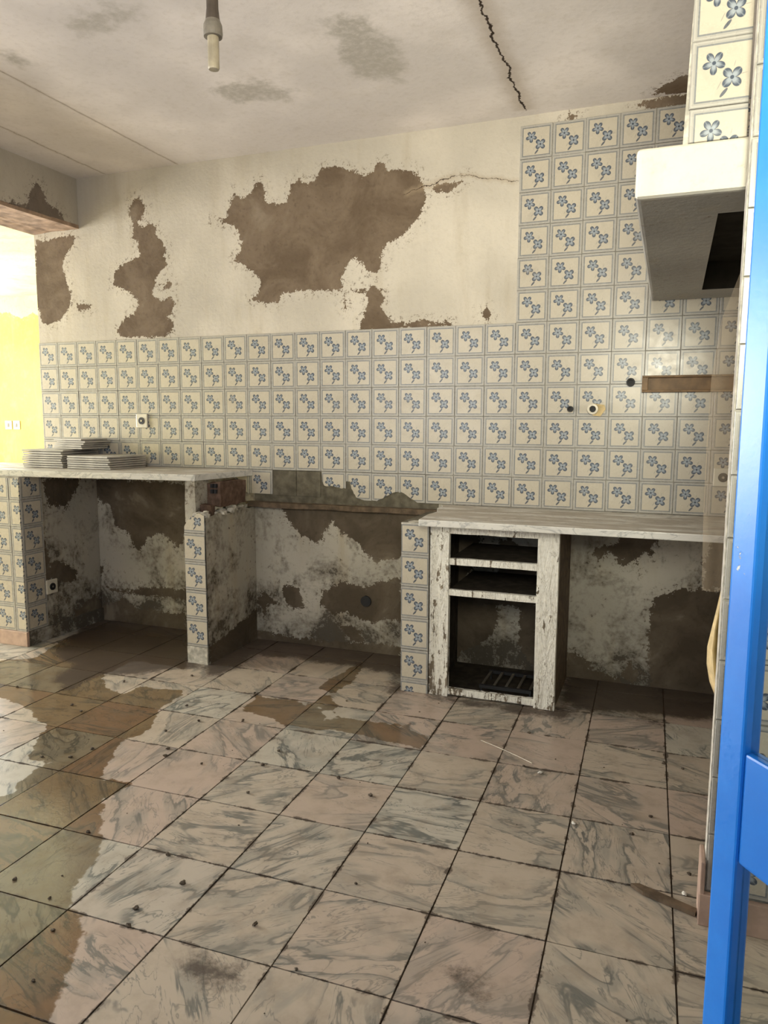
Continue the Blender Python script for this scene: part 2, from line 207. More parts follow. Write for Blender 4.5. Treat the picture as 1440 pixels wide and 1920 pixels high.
def slab_marble(name, base=(0.70, 0.68, 0.64)):
    b = NB(name); p = b.pos(); sp = b.scale(p, (1.4, 1.4, 3.0))
    w = b.noise(sp, 3.0, 6, 0.6, 1.8); cl = b.noise(sp, 6.0, 6, 0.65, 1.0); fine = b.noise(p, 45, 5, 0.7)
    c = b.mix(b.mul(b.step(cl, 0.45, 0.7), 0.5), base, (0.40, 0.40, 0.385))
    c = b.mix(b.mul(b.step(b.math('ABSOLUTE', b.add(w, -0.5)), 0.035, 0.0), 0.5), c, (0.24, 0.25, 0.26))
    nz = b.xyz(b.n('NewGeometry').outputs['Normal'])[2]
    dust = b.mul(b.step(nz, 0.6, 0.9), b.step(b.noise(b.scale(p, (2.5, 9, 1)), 1.6, 5, 0.6), 0.25, 0.6))
    c = b.mix(b.mul(dust, 0.75), c, (0.345, 0.29, 0.225)); c = b.mix(b.mul(b.step(fine, 0.62, 0.72), 0.4), c, (0.25, 0.21, 0.17))
    b.bsdf(c, b.add(0.28, b.mul(dust, 0.4)), b.bump(fine, 0.1, 0.004), 0.45); return b.m

def peeled_paint(name, thr=0.63):
    b = NB(name); p = b.pos(); sp = b.scale(p, (16, 16, 3.6)); _, _, z = b.xyz(p)
    n = b.noise(sp, 1.7, 5, 0.68, 0.6); n2 = b.noise(p, 55, 3, 0.7); wood = b.noise(b.scale(p, (60, 60, 3)), 1.0, 5, 0.6)
    k = b.add(b.add(n, b.mul(b.add(n2, -0.5), 0.22)), b.step(z, 0.45, 0.0, 0.0, 0.075))
    bare = b.step(k, thr, thr+0.02)
    wcol = b.mix(b.step(wood, 0.3, 0.7), (0.10, 0.078, 0.055), (0.24, 0.195, 0.145))
    pc = b.mix(b.step(n2, 0.4, 0.75), (0.80, 0.775, 0.71), (0.66, 0.63, 0.56))
    pc = b.mix(b.mul(b.step(b.math('ABSOLUTE', b.add(n, -0.5)), 0.02, 0.0), 0.5), pc, (0.20, 0.17, 0.13))
    b.bsdf(b.mix(bare, pc, wcol), b.add(0.42, b.mul(bare, 0.4)), b.bump(k, 0.9, 0.012), 0.4); return b.m

def blue_paint(name):
    b = NB(name); p = b.pos(); n = b.noise(p, 7, 6, 0.65); f = b.noise(p, 60, 6, 0.7)
    c = b.mix(b.step(n, 0.35, 0.7), (0.012, 0.19, 0.70), (0.018, 0.23, 0.78))
    chip = b.step(b.add(b.mul(n, 0.55), b.mul(f, 0.45)), 0.625, 0.64)
    c = b.mix(chip, c, b.mix(b.step(f, 0.6, 0.66), (0.42, 0.36, 0.22), (0.66, 0.70, 0.70)))
    b.bsdf(c, 0.33, b.bump(b.add(b.mul(chip, -1.0), b.mul(f, 0.2)), 0.4, 0.002), 0.5); return b.m

M = {}
M['wall'] = plaster('flaking_plaster', cracks=[((2.42, 0, 2.40), (2.70, 0, 2.46), 0.0022, 0.6), ((2.70, 0, 2.46), (3.0, 0, 2.40), 0.0014, 0.5)])
M['lower'] = plaster('shaded_damp_plaster', white=(0.46, 0.43, 0.37), brown=(0.085, 0.066, 0.046), brown2=(0.135, 0.108, 0.078), grime=0.9, wear=0.05, amp=1.2, mould=0.68)  # base colour darkened to stand in for niche shade, besides the mould
M['head'] = plaster('header_plaster', white=(0.60, 0.555, 0.47), brown=(0.19, 0.155, 0.125), brown2=(0.24, 0.20, 0.16), grime=0.3)
M['ceil'] = plaster('ceiling_plaster', white=(0.82, 0.765, 0.73), brown=(0.15, 0.10, 0.06), grime=0.15, relief=0.12, plane=(1, 1, 0), grey=(0.44, 0.41, 0.36), cracks=[((3.035, -1.6, 2.69), (3.03, -0.05, 2.69), 0.0062, 0.7), ((1.075, -1.9, 2.69), (1.075, 0, 2.69), 0.0011, 0.25), ((0.60, -1.6, 2.69), (0.575, 0, 2.69), 0.0012, 0.4)])
M['plain'] = plaster('white_hood_plaster', white=(0.74, 0.70, 0.60), grime=0.25)
M['hoodshade'] = plaster('shaded_hood_plaster', white=(0.36, 0.345, 0.31), grime=0.4, wear=0.04); M['soffit'] = simple('raw_lintel', (0.40, 0.29, 0.21), 0.9, 0.35, 14, 0.1, bump=0.8)  # hood underside: shade put into a greyer copy of the plaster
M['tile'] = tile_print('blue_blossom_tile'); M['floor'] = floor_marble('floor_marble')
M['mortar'] = simple('dark_mortar', (0.075, 0.055, 0.04), 0.9, 0.35, 30, 0.1, bump=0.5)
M['grey_mortar'] = simple('grey_mortar', (0.135, 0.12, 0.09), 0.92, 0.3, 22, 0.1, bump=0.7)
M['grout'] = simple('pale_grout', (0.50, 0.47, 0.41), 0.85, 0.3, 40, 0.15)
M['slab'] = slab_marble('worktop_marble'); M['peel'] = peeled_paint('peeling_white_paint', 0.60); M['peel2'] = peeled_paint('peeling_paint_worn', 0.565); M['peel3'] = peeled_paint('white_paint_sound', 0.635); M['blue'] = blue_paint('blue_gloss_paint')
M['wood'] = simple('dark_wood', (0.12, 0.085, 0.055), 0.7, 0.4, 25, 0.3, bump=0.3)
M['shadewood'] = simple('shade_dark_wood', (0.045, 0.036, 0.027), 0.8, 0.4, 25, 0.2); M['brownbox'] = simple('brown_wood', (0.21, 0.125, 0.058), 0.5, 0.25, 20, 0.4)  # first wood is darkened to carry the shade inside the cabinet
M['pinkstone'] = simple('pink_stone', (0.47, 0.33, 0.26), 0.45, 0.2, 14, 0.4)
M['brick'] = simple('red_clay', (0.135, 0.088, 0.066), 0.9, 0.3, 30, 0.1, bump=0.6)
M['black'] = simple('black_rubber', (0.016, 0.016, 0.018), 0.6, 0.2, 20)
M['flue_dark'] = simple('flue_dark', (0.03, 0.026, 0.02), 0.95, 0.3, 12, 0.1)  # near-black colour stands in for the darkness up a deeper flue
M['plastic'] = simple('ivory_plastic', (0.64, 0.60, 0.50), 0.35, 0.06, 12)
M['metal'] = simple('dull_metal', (0.32, 0.29, 0.24), 0.4, 0.2, 30, metallic=0.8)
M['beige'] = simple('beige_filler', (0.60, 0.46, 0.24), 0.7, 0.2, 30)
M['crumb'] = simple('crumb_grey', (0.15, 0.12, 0.09), 0.9, 0.5, 60, 0.2, bump=0.6)
M['chip'] = simple('pale_chip', (0.65, 0.62, 0.56), 0.8, 0.1, 60)
M['tiledge'] = simple('loose_tile_biscuit', (0.44, 0.415, 0.37), 0.6, 0.25, 6)
M['yellow'] = plaster('yellow_wall_paint', white=(0.66, 0.51, 0.13), brown=(0.52, 0.55, 0.30), brown2=(0.60, 0.60, 0.36), grime=0.35)
M['adjceil'] = plaster('side_room_ceiling', white=(0.66, 0.72, 0.60), grime=0.5)
M['holder'] = simple('aged_lampholder', (0.21, 0.185, 0.15), 0.5, 0.2, 40); M['holder_dark'] = simple('dark_bakelite', (0.085, 0.065, 0.05), 0.45, 0.2, 30)
M['holder_tube'] = simple('yellowed_tube', (0.40, 0.345, 0.25), 0.4, 0.2, 30)
M['straw'] = simple('pale_straw', (0.5, 0.45, 0.36), 0.6, 0.2, 30)
b = NB('sheer_reflection'); tr = b.n('BsdfTransparent'); df = b.n('BsdfDiffuse', {'Color': (0.62, 0.50, 0.36)}); tl = b.n('BsdfTranslucent', {'Color': (0.62, 0.50, 0.36)})  # see-through beige that imitates a reflection in glass
ms = b.n('MixShader', {0: 0.5, 1: df.outputs[0], 2: tl.outputs[0]}); mm = b.n('MixShader', {0: 0.31, 1: tr.outputs[0], 2: ms.outputs[0]})
b.nt.links.new(mm.outputs[0], b.out.inputs[0]); M['sheer'] = b.m
M['ochre'] = simple('ochre_lining', (0.30, 0.20, 0.055), 0.6, 0.15, 20)
b = NB('window_glass'); tr = b.n('BsdfTransparent', {'Color': (0.96, 0.98, 0.97)}); gl = b.n('BsdfGlossy', {'Roughness': 0.02})
lw = b.n('LayerWeight', {0: 0.08}); mm = b.n('MixShader', {0: b.mul(lw.outputs['Fresnel'], 0.6), 1: tr.outputs[0], 2: gl.outputs[0]})
b.nt.links.new(mm.outputs[0], b.out.inputs[0]); M['glass'] = b.m

# ------------------------------------------------------------------ object helpers
def tag(o, label=None, cat=None, group=None, kind=None):
    if label: o['label'] = label
    if cat: o['category'] = cat
    if group: o['group'] = group
    if kind: o['kind'] = kind
    return o
def link(name, me, parent=None, loc=(0, 0, 0), rot=(0, 0, 0)):
    o = bpy.data.objects.new(name, me); COL.objects.link(o); o.location = loc; o.rotation_euler = rot
    if parent is not None: o.parent = parent
    return o
def empty(name, loc): return link(name, None, None, loc)
def mesh(name, verts, faces, mats, parent=None, loc=(0, 0, 0), smooth=False, mi=None):
    """verts in world metres; loc = world place of the origin"""
    base = Vector(loc); me = bpy.data.meshes.new(name)
    me.from_pydata([tuple(Vector(v)-base) for v in verts], [], faces)
    for m in (mats if isinstance(mats, (list, tuple)) else [mats]): me.materials.append(m)
    if mi: me.polygons.foreach_set('material_index', mi)
    if smooth: me.polygons.foreach_set('use_smooth', [True]*len(me.polygons))
    me.update()
    o = link(name, me, parent, base - (parent.location if parent is not None else Vector()))
    return o
class MB:
    def __init__(s): s.bm = bmesh.new()
    def box(s, x0, x1, y0, y1, z0, z1, bev=0.0):
        r = bmesh.ops.create_cube(s.bm, size=1.0); vs = r['verts']
        for v in vs: v.co = Vector((x0 if v.co.x < 0 else x1, y0 if v.co.y < 0 else y1, z0 if v.co.z < 0 else z1))
        if bev:
            es = list({e for v in vs for e in v.link_edges}); bmesh.ops.bevel(s.bm, geom=es, offset=bev, segments=2, profile=0.6, affect='EDGES')
        return s
    def lathe(s, prof, n=20, axis='Z', c=(0, 0, 0)):
        rings = []
        for (r, h) in prof:
            ring = []
            for i in range(n):
                a = 2*math.pi*i/n; p = (r*math.cos(a), r*math.sin(a), h)
                if axis == 'Y': p = (p[0], p[2], p[1])
                ring.append(s.bm.verts.new((c[0]+p[0], c[1]+p[1], c[2]+p[2])))
            rings.append(ring)
        for a, bq in zip(rings, rings[1:]):
            for i in range(n): s.bm.faces.new((a[i], a[(i+1) % n], bq[(i+1) % n], bq[i]))
        s.bm.faces.new(rings[0]); s.bm.faces.new(rings[-1][::-1])
        return s
    def prism(s, poly, z0, z1):
        a = [s.bm.verts.new((x, y, z0)) for x, y in poly]; c = [s.bm.verts.new((x, y, z1)) for x, y in poly]; n = len(poly)
        s.bm.faces.new(a[::-1]); s.bm.faces.new(c)
        for i in range(n): s.bm.faces.new((a[i], a[(i+1) % n], c[(i+1) % n], c[i]))
        return s
    def rough(s, amp, sc, cut=0, keep=None):
        if cut: bmesh.ops.subdivide_edges(s.bm, edges=s.bm.edges[:], cuts=cut, use_grid_fill=True)
        for v in s.bm.verts:
            if keep and keep(v.co): continue
            v.co += noise.noise_vector(v.co*sc)*amp
        return s
    def build(s, name, mat, parent=None, loc=None, smooth=False):
        bmesh.ops.recalc_face_normals(s.bm, faces=s.bm.faces[:])
        if loc is None:
            if parent is not None: loc = tuple(parent.location)
            else:
                xs = [v.co for v in s.bm.verts]
                loc = ((min(v.x for v in xs)+max(v.x for v in xs))/2, (min(v.y for v in xs)+max(v.y for v in xs))/2, min(v.z for v in xs))
        for v in s.bm.verts: v.co -= Vector(loc)
        me = bpy.data.meshes.new(name); s.bm.to_mesh(me); s.bm.free()
        for m in (mat if isinstance(mat, (list, tuple)) else [mat]): me.materials.append(m)
        if smooth: me.polygons.foreach_set('use_smooth', [True]*len(me.polygons))
        return link(name, me, parent, Vector(loc) - (parent.location if parent is not None else Vector()))
def sdf(P, polys):
    """signed distance (positive inside) of points P (n,2) to the union of polygons"""
    best = np.full(len(P), -9.0)
    for q in polys:
        q = np.array(q); d = np.full(len(P), 9.0); ins = np.zeros(len(P), bool)
        for a, c in zip(q, np.roll(q, -1, 0)):
            ab = c-a; t = np.clip(((P-a)@ab)/(ab@ab+1e-12), 0, 1); d = np.minimum(d, np.linalg.norm(P-a-t[:, None]*ab, axis=1))
            cr = ((a[1] > P[:, 1]) != (c[1] > P[:, 1])) & (P[:, 0] < (c[0]-a[0])*(P[:, 1]-a[1])/(c[1]-a[1]+1e-12)+a[0]); ins ^= cr
        best = np.maximum(best, np.where(ins, d, -d))
    return best
def set_attr(o, name, vals):
    a = o.data.attributes.new(name, 'FLOAT', 'POINT'); a.data.foreach_set('value', np.asarray(vals, np.float32))
def patch(name, fn, a0, a1, b0, b1, step, mat, polys, parent=None, rough=0.0):
    """a gridded wall face; fn(a,b) -> world point; carries the 'flaked' attribute"""
    na, nb = max(1, round((a1-a0)/step)), max(1, round((b1-b0)/step))
    A = np.linspace(a0, a1, na+1); B = np.linspace(b0, b1, nb+1); P = np.array([(a, c) for c in B for a in A])
    vs = []
    for a, c in P: vs.append(Vector(fn(a, c)))
    if rough: vs = [v + noise.noise_vector(v*5)*rough for v in vs]
    fs = [(j*(na+1)+i, j*(na+1)+i+1, (j+1)*(na+1)+i+1, (j+1)*(na+1)+i) for j in range(nb) for i in range(na)]
    o = mesh(name, vs, fs, mat, parent, smooth=bool(rough)); set_attr(o, 'flaked', sdf(P, polys) if polys else np.full(len(P), -9.0)); return o

# ------------------------------------------------------------------ tiles
TS = 0.1482; TT = 0.007
def tile_mesh(name, w=TS, h=TS, u0=0.0, u1=1.0, v0=0.0, v1=1.0):
    """front face looks to -Y, origin at the middle of the back"""
    bm = bmesh.new(); uvl = bm.loops.layers.uv.new('UVMap'); x, z, bv = w/2, h/2, 0.0012
    rings = [[(-x, 0, -z), (x, 0, -z), (x, 0, z), (-x, 0, z)], [(-x, -TT+bv, -z), (x, -TT+bv, -z), (x, -TT+bv, z), (-x, -TT+bv, z)],
             [(-x+bv, -TT, -z+bv), (x-bv, -TT, -z+bv), (x-bv, -TT, z-bv), (-x+bv, -TT, z-bv)]]
    vs = [[bm.verts.new(p) for p in r] for r in rings]
    fs = [bm.faces.new(vs[2])]
    for a, c in ((vs[0], vs[1]), (vs[1], vs[2])):
        for i in range(4): fs.append(bm.faces.new((a[i], a[(i+1) % 4], c[(i+1) % 4], c[i])))
    for f in fs:
        for l in f.loops:
            l[uvl].uv = (u0+(u1-u0)*(l.vert.co.x/w+0.5), v0+(v1-v0)*(l.vert.co.z/h+0.5))
    me = bpy.data.meshes.new(name); bm.to_mesh(me); bm.free(); me.materials.append(M['tile']); return me
def tile_poly(name, poly):
    """broken tile, outline in tile units 0..1"""
    pts = []
    for a, c in zip(poly, poly[1:]+poly[:1]):      # ragged break
        pts.append(a); full = (a[0] in (0, 1) and a[0] == c[0]) or (a[1] in (0, 1) and a[1] == c[1])
        if not full:
            for t in (0.35, 0.7): pts.append((a[0]+(c[0]-a[0])*t+random.uniform(-.02, .02), a[1]+(c[1]-a[1])*t+random.uniform(-.02, .02)))
    n = len(pts); bm = bmesh.new(); uvl = bm.loops.layers.uv.new('UVMap')
    f_ = [bm.verts.new(((u-.5)*TS, -TT, (v-.5)*TS)) for u, v in pts]; k_ = [bm.verts.new(((u-.5)*TS, 0, (v-.5)*TS)) for u, v in pts]
    bm.faces.new(f_)
    for i in range(n): bm.faces.new((f_[i], k_[i], k_[(i+1) % n], f_[(i+1) % n]))
    bmesh.ops.recalc_face_normals(bm, faces=bm.faces[:])
    for f in bm.faces:
        for l in f.loops: l[uvl].uv = (l.vert.co.x/TS+.5, l.vert.co.z/TS+.5)
    me = bpy.data.meshes.new(name); bm.to_mesh(me); bm.free(); me.materials.append(M['tile']); return me
FULL = tile_mesh('wall_tile')
def put_tile(me, x, y, z, parent, rz=0.0, name='wall_tile'):
    j = lambda s: random.gauss(0, s)
    off = Vector((x+j(.0005), y, z+j(.0005))) - parent.location
    return link(name, me, parent, off, (j(.003), j(.0025), rz+j(.004)))

# ------------------------------------------------------------------ the setting
CZ = 2.69
ZR = 1.742                                   # top of the low tile strip
wb = patch('wall_back', lambda a, c: (a, 0, c), 0.0, 4.6, 0.0, CZ, 0.0165, M['wall'], P_WALL); tag(wb, 'damp plaster back wall with brown flaked patches above blue blossom tiles', kind='structure')
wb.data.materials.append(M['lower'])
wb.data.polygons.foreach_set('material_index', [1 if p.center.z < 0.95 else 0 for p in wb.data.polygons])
MB().box(0.0, 4.6, 0.004, 0.16, 0.0, CZ).build('wall_core', M['grey_mortar'], wb)
# bed of grout behind the tiles
g = MB(); g.box(0.0, 3.0, -0.003, -0.0002, 0.992, ZR); g.box(3.0, 4.3, -0.003, -0.0002, 0.842, ZR+0.9); g.box(2.5, 3.0, -0.003, -0.0002, 0.99, 0.992)
g.build('grout_bed', M['grout'], wb)
cl = patch('ceiling', lambda a, c: (a, c, CZ), 0.0, 4.6, -3.5, 0.0, 0.03, M['ceil'], P_CEIL)
set_attr(cl, 'scuffed', sdf(np.array([tuple(v.co)[:2] for v in cl.data.vertices]), P_CEILG)); tag(cl, 'stained white ceiling with a long jagged crack', kind='structure')
MB().box(-4.2, 4.8, -3.7, 2.4, CZ+0.01, CZ+0.12).build('roof_slab', M['grey_mortar'], cl)
# floor: mortar bed and single marble tiles
fl = MB().box(-4.0, 4.7, -3.75, 2.3, -0.06, -0.004).build('floor', M['mortar'], loc=(0, 0, 0)); tag(fl, 'veined marble tile floor, damp and dirty on the left', kind='structure')
O = np.array((2.27411, -0.76665)); E1 = np.array((0.29733, 0.00724)); E2 = np.array((0.00452, -0.30231))
def cam_px(p):
    d = [sum(CR[i][k]*(p[k]-CP[k]) for k in range(3)) for i in range(3)]
    return (720+1378.6*d[0]/d[2], 960+1378.6*d[1]/d[2]) if d[2] > 0.05 else None
def floor_tile(c, r):
    g0 = 0.0022/0.3; nn = 5; vs = []; uv = []
    for j in range(nn+1):
        for i in range(nn+1):
            a, e = g0+(1-2*g0)*i/nn, g0+(1-2*g0)*j/nn
            q = O+E1*(c+a)+E2*(r+e); vs.append((q[0], min(q[1], -0.001), 0.0)); uv.append((a, e))
    ctr = O+E1*(c+.5)+E2*(r+.5); P = np.array(vs)[:, :2]; top = len(vs)
    fs = [(j*(nn+1)+i, (j+1)*(nn+1)+i, (j+1)*(nn+1)+i+1, j*(nn+1)+i+1) for j in range(nn) for i in range(nn)]
    cor = [0, nn, (nn+1)**2-1, nn*(nn+1)]
    for k in cor: vs.append((vs[k][0], vs[k][1], -0.0039)); uv.append(uv[k])
    for k in range(4): fs.append((cor[k], cor[(k+1) % 4], top+(k+1) % 4, top+k))
    tz = random.gauss(0, 0.0004)
    o = mesh('floor_tile', [(x, y, z+(tz if z == 0 else 0)) for x, y, z in vs], fs, M['floor'], fl, (ctr[0], ctr[1], 0))
    ul = o.data.uv_layers.new(name='UVMap')
    for l in o.data.loops: ul.data[l.index].uv = uv[l.vertex_index]
    PP = np.array(vs)[:, :2]; set_attr(o, 'wet', sdf(PP, P_WET)); set_attr(o, 'dirt', sdf(PP, P_DIRT))
for r in range(-3, 9):
    for c in range(-18, 8):
        q = O+E1*(c+.5)+E2*(r+.5)
        if q[1] > 0.12 or q[0] > 4.6 or q[0] < -3.2: continue
        ok = False
        for a in (0, 1):
            for e in (0, 1):
                w = O+E1*(c+a)+E2*(r+e); px = cam_px((w[0], w[1], 0))
                if px and -620 < px[0] < 1900 and px[1] < 2300: ok = True
        if ok: floor_tile(c, r)
# left wall: header over a wide opening
wl = patch('wall_left', lambda a, c: (0.35, a, c), -3.5, 0.0, 2.42, CZ, 0.03, M['head'], P_HEAD); tag(wl, 'plaster header above the wide opening on the left', kind='structure')
MB().box(0.0, 0.345, -3.5, 0.0, 2.425, CZ).build('header_core', M['plain'], wl)
sf = MB().box(0.0, 0.352, -3.5, -0.0, 2.40, 2.422).rough(0.012, 6, 6).build('soffit', M['soffit'], wl)
MB().box(0.0, 0.35, -3.5, -2.5, 0.0, 2.42).build('wall_stretch', M['head'], wl)  # unseen stretch added to limit light from the side room
wf = MB().box(-0.1, 2.85, -3.75, -3.5, 0, 0.9).box(-0.1, 0.7, -3.75, -3.5, 0.9, CZ).box(2.35, 2.85, -3.75, -3.5, 0.9, CZ).box(0.7, 2.35, -3.75, -3.5, 2.2, CZ).box(2.85, 4.36, -3.75, -3.5, 2.35, CZ).box(4.36, 4.75, -3.75, -3.5, 0, CZ).build('wall_front', M['plain'], loc=(0, 0, 0)); tag(wf, 'white front wall with doorway and made-up window opening for light', kind='structure')  # window opening is unseen, put in only to admit light
wr = MB().box(4.6, 4.75, -3.5, 0.16, 0, CZ).build('wall_right', M['plain'], loc=(0, 0, 0)); tag(wr, 'plain white right wall', kind='structure')
# side room
RY = 2.2
ws = patch('wall_side_room', lambda a, c: (a, RY, c), -4.0, 0.0, 0.0, 2.5, 0.05, M['yellow'], [[(-4, 2.36), (-2.6, 2.34), (-2.45, 2.28), (-2.3, 2.33), (-2.15, 2.26), (-2.0, 2.34), (-1.0, 2.3), (-1.0, 2.6), (-4, 2.6)]]); tag(ws, 'sunlit yellow wall of the side room', kind='structure')
MB().box(-4.0, 0.15, RY+0.005, RY+0.12, 0, 2.5).build('wall_core', M['yellow'], ws)
wd = MB().box(-0.02, 0.0, 0.16, RY, 0, 2.5).build('wall_light_block', M['yellow'], loc=(0, 0, 0)); tag(wd, 'unseen yellow dividing wall added to block light', kind='structure')  # unseen wall put in to keep stray light out
ac = patch('ceiling_side_room', lambda a, c: (a, c, 2.5), -4.0, 0.0, -3.5, RY, 0.1, M['adjceil'], None); tag(ac, 'pale green tinted ceiling of the side room', kind='structure')
wq = MB().box(-4.1, 0.0, -3.75, -3.5, 0, 2.5).build('wall_side_front', M['yellow'], loc=(0, 0, 0)); tag(wq, 'yellow front wall of the side room', kind='structure')
# pillar under the left worktop
pl = MB().box(0.10, 0.3985, -0.593, -0.002, 0.0, 0.955).build('wall_pillar', M['lower'], loc=(0, 0, 0)); tag(pl, 'low pillar faced with blossom tiles beneath the left worktop', kind='structure')
set_attr(pl, 'flaked', np.full(len(pl.data.vertices), -9.0))
patch('plaster_face', lambda a, c: (0.40, a, c), -0.593, -0.002, 0.0, 0.955, 0.02, M['lower'], P_SIDE, pl)
cutw = tile_mesh('wall_tile', 0.0725, TS, 0.0, 0.49)
cuth = tile_mesh('wall_tile', TS, 0.118, 0, 1, 0, 0.8); cutwh = tile_mesh('wall_tile', 0.0725, 0.118, 0, 0.49, 0, 0.8)
for k in range(6):
    zc = 0.082+0.1493*k+(0.0745 if k < 5 else 0.060)
    put_tile(cutw if k < 5 else cutwh, 0.3655, -0.593, zc, pl)
    for i in range(1): put_tile(FULL if k < 5 else cuth, 0.252-0.15*i, -0.593, zc, pl)
    put_tile(FULL if k < 5 else cuth, 0.399, -0.519, zc, pl, R90)
bb = MB().box(0.10, 0.413, -0.612, -0.594, 0.0, 0.082, 0.002).build('baseboard_left', M['pinkstone'], loc=(0, 0, 0)); tag(bb, 'pinkish stone baseboard at the foot of the left tiled pillar', kind='structure')
MB().box(0.401, 0.413, -0.594, -0.003, 0.0, 0.08, 0.002).build('side_board', M['lower'], bb)
set_attr(bb.children[0], 'flaked', np.full(len(bb.children[0].data.vertices), -9.0))

# tiles on the back wall
def WT(me, c, r): return put_tile(me, c*0.15+0.075, -0.003, ZR-r*0.15-0.075, wb)
for c in range(20):
    for r in range(5): WT(FULL, c, r)
for c in range(20, 28):
    for r in range(-6, 6): WT(FULL, c, r)
t10 = tile_mesh('wall_tile', TS, 0.136, 0, 1, 0.09, 1.0); o = put_tile(t10, 10.5*0.15, -0.003, ZR-5*0.15-0.069, wb)
for c in (17, 18, 19): WT(FULL, c, 5)
BROK = {9: [(.25, 1), (1, 1), (1, .05), (.65, .3), (.4, .6)], 13: [(.03, 1), (1, 1), (1, .4), (.8, .4), (.5, .47), (.16, .47), (.06, .63)],
        14: [(0, 1), (1, 1), (1, 0), (.72, 0), (.44, .07), (.31, .23), (.22, .4), (.16, .67), (0, .67)],
        15: [(0, 1), (1, 1), (1, .36), (.75, .3), (.45, .12), (.2, 0), (0, .02)], 16: [(0, 1), (1, 1), (1, 0), (.72, 0), (.5, .12), (.2, .32), (0, .36)]}
for c, q in BROK.items(): tag(WT(tile_poly('broken_tile', q), c, 5), 'blossom tile broken off along its lower edge')
# raw mortar strip where the sink stood
ms_ = MB(); ms_.box(1.53, 2.62, -0.003, -0.0004, 0.80, 0.992); ms_.rough(0.003, 14, 7, lambda v: v.y > -0.0015); ms_.build('mortar_strip', M['grey_mortar'], wb)
for c in (11, 12): MB().box(c*.15+.004, c*.15+.147, -0.008, -0.001, 0.85, 0.988, 0.001).build('tile_imprint', M['grey_mortar'], wb)
lg = MB().box(1.50, 2.66, -0.050, -0.0005, 0.785, 0.812); lg.rough(0.006, 12, 6, lambda v: v.y > -0.01); lg.build('sink_ledge', M['wood'], wb)
MB().lathe([(0.03, -0.012), (0.03, -0.001), (0.021, -0.0015)], 18, 'Y', (2.216, 0, 0.288)).build('drain_hole', M['black'], wb)

# stub wall between the niches
st = MB(); st.box(1.402, 1.524, -0.493, -0.005, 0.0, 0.785); bmesh.ops.subdivide_edges(st.bm, edges=st.bm.edges[:], cuts=7, use_grid_fill=True)
for v in st.bm.verts:
    if v.co.z > 0.72: v.co += Vector((0, 0, 1))*(noise.noise(v.co*14)*0.022 - 0.012) - Vector((0, 0, 0.05))*max(0, (1.47-v.co.x)/0.07)*(1 if v.co.y < -0.42 else 0)
sw = st.build('stub_wall', M['grey_mortar'], loc=(1.46, -0.25, 0)); tag(sw, 'broken low stub wall faced with blossom tiles between the two left niches', 'wall')
def stubtop(a): return 0.775+0.02*noise.noise(Vector((a*9, 0, 0)))+0.03*(a+0.5)
patch('plaster_face', lambda a, c: (1.53, a, c*stubtop(a)/0.8), -0.494, -0.004, 0.0, 0.8, 0.02, M['lower'], P_STUB, sw)
for k in range(4): put_tile(tile_mesh('wall_tile', 0.124, TS, 0.08, 0.91), 1.465, -0.494, 0.092+0.15*k+0.0745, sw)
hb = [(0, 0), (1, 0), (1, .62), (.72, .70), (.35, .55), (.12, .35), (0, .18)]
o = put_tile(tile_poly('broken_tile', [(0.08+u*0.83, v) for u, v in hb]), 1.466, -0.494, 0.692+0.0745, sw); o['label'] = 'topmost blossom tile with its corner broken off'
MB().box(1.404, 1.527, -0.503, -0.493, 0.0, 0.09).rough(0.002, 30, 2).build('cement_base', M['grout'], sw)
rub = MB()
for k in range(26):
    a = random.uniform(-0.47, -0.04); x = random.uniform(1.45, 1.53); s = random.uniform(0.008, 0.02); z = stubtop(a)+random.uniform(-.006, .012)
    rub.box(x-s, x+s, a-s, a+s, z-s*.7, z+s*.7)
r_ = rub.rough(0.009, 40, 1).build('rubble_crust', M['grout'], sw); r_['kind'] = 'stuff'
# hollow brick under the worktop corner
hbk = empty('hollow_brick', (1.47, -0.2, 0.806)); tag(hbk, 'red hollow clay brick wedged under the corner of the left worktop', 'brick')
MB().box(1.447, 1.530, -0.35, -0.10, 0.812, 0.940, 0.004).rough(0.011, 16, 4).build('brick_body', M['brick'], hbk)
for (dx, dz) in ((0, 0), (0.022, 0), (0, 0.03), (0.022, 0.03)): MB().box(1.475+dx, 1.49+dx, -0.362, -0.32, 0.885+dz, 0.905+dz).build('hole', M['black'], hbk)
rm = MB().box(1.42, 1.51, -0.42, -0.37, 0.77, 0.83).rough(0.02, 9, 4).build('mortar_lump', M['brick'], sw)
pc = MB().box(1.385, 1.445, -0.455, -0.33, 0.74, 0.957).rough(0.010, 12, 4).build('plaster_remnant', M['lower'], sw); set_attr(pc, 'flaked', np.full(len(pc.data.vertices), -0.03))

# ------------------------------------------------------------------ worktops
def slab(name, top, th, mat, label):
    bm = MB(); n = len(top); a = [bm.bm.verts.new((x, y, z)) for x, y, z in top]; c = [bm.bm.verts.new((x, y, z-th)) for x, y, z in top]
    bm.bm.faces.new(a)
    bm.bm.faces.new(c[::-1])
    for i in range(n): bm.bm.faces.new((a[i], c[i], c[(i+1) % n], a[(i+1) % n]))
    bmesh.ops.recalc_face_normals(bm.bm, faces=bm.bm.faces[:])
    bmesh.ops.bevel(bm.bm, geom=bm.bm.edges[:], offset=0.004, segments=2, profile=0.6, affect='EDGES')
    return tag(bm.build(name, mat), label, 'worktop')
slab('marble_worktop', [(-0.5, -0.625, 0.983), (1.45, -0.46, 0.990), (1.525, -0.011, 0.990), (-0.02, -0.011, 0.988), (-0.5, -0.011, 0.985)], 0.034, M['slab'], 'dusty marble worktop on the left carrying stacks of loose tiles')
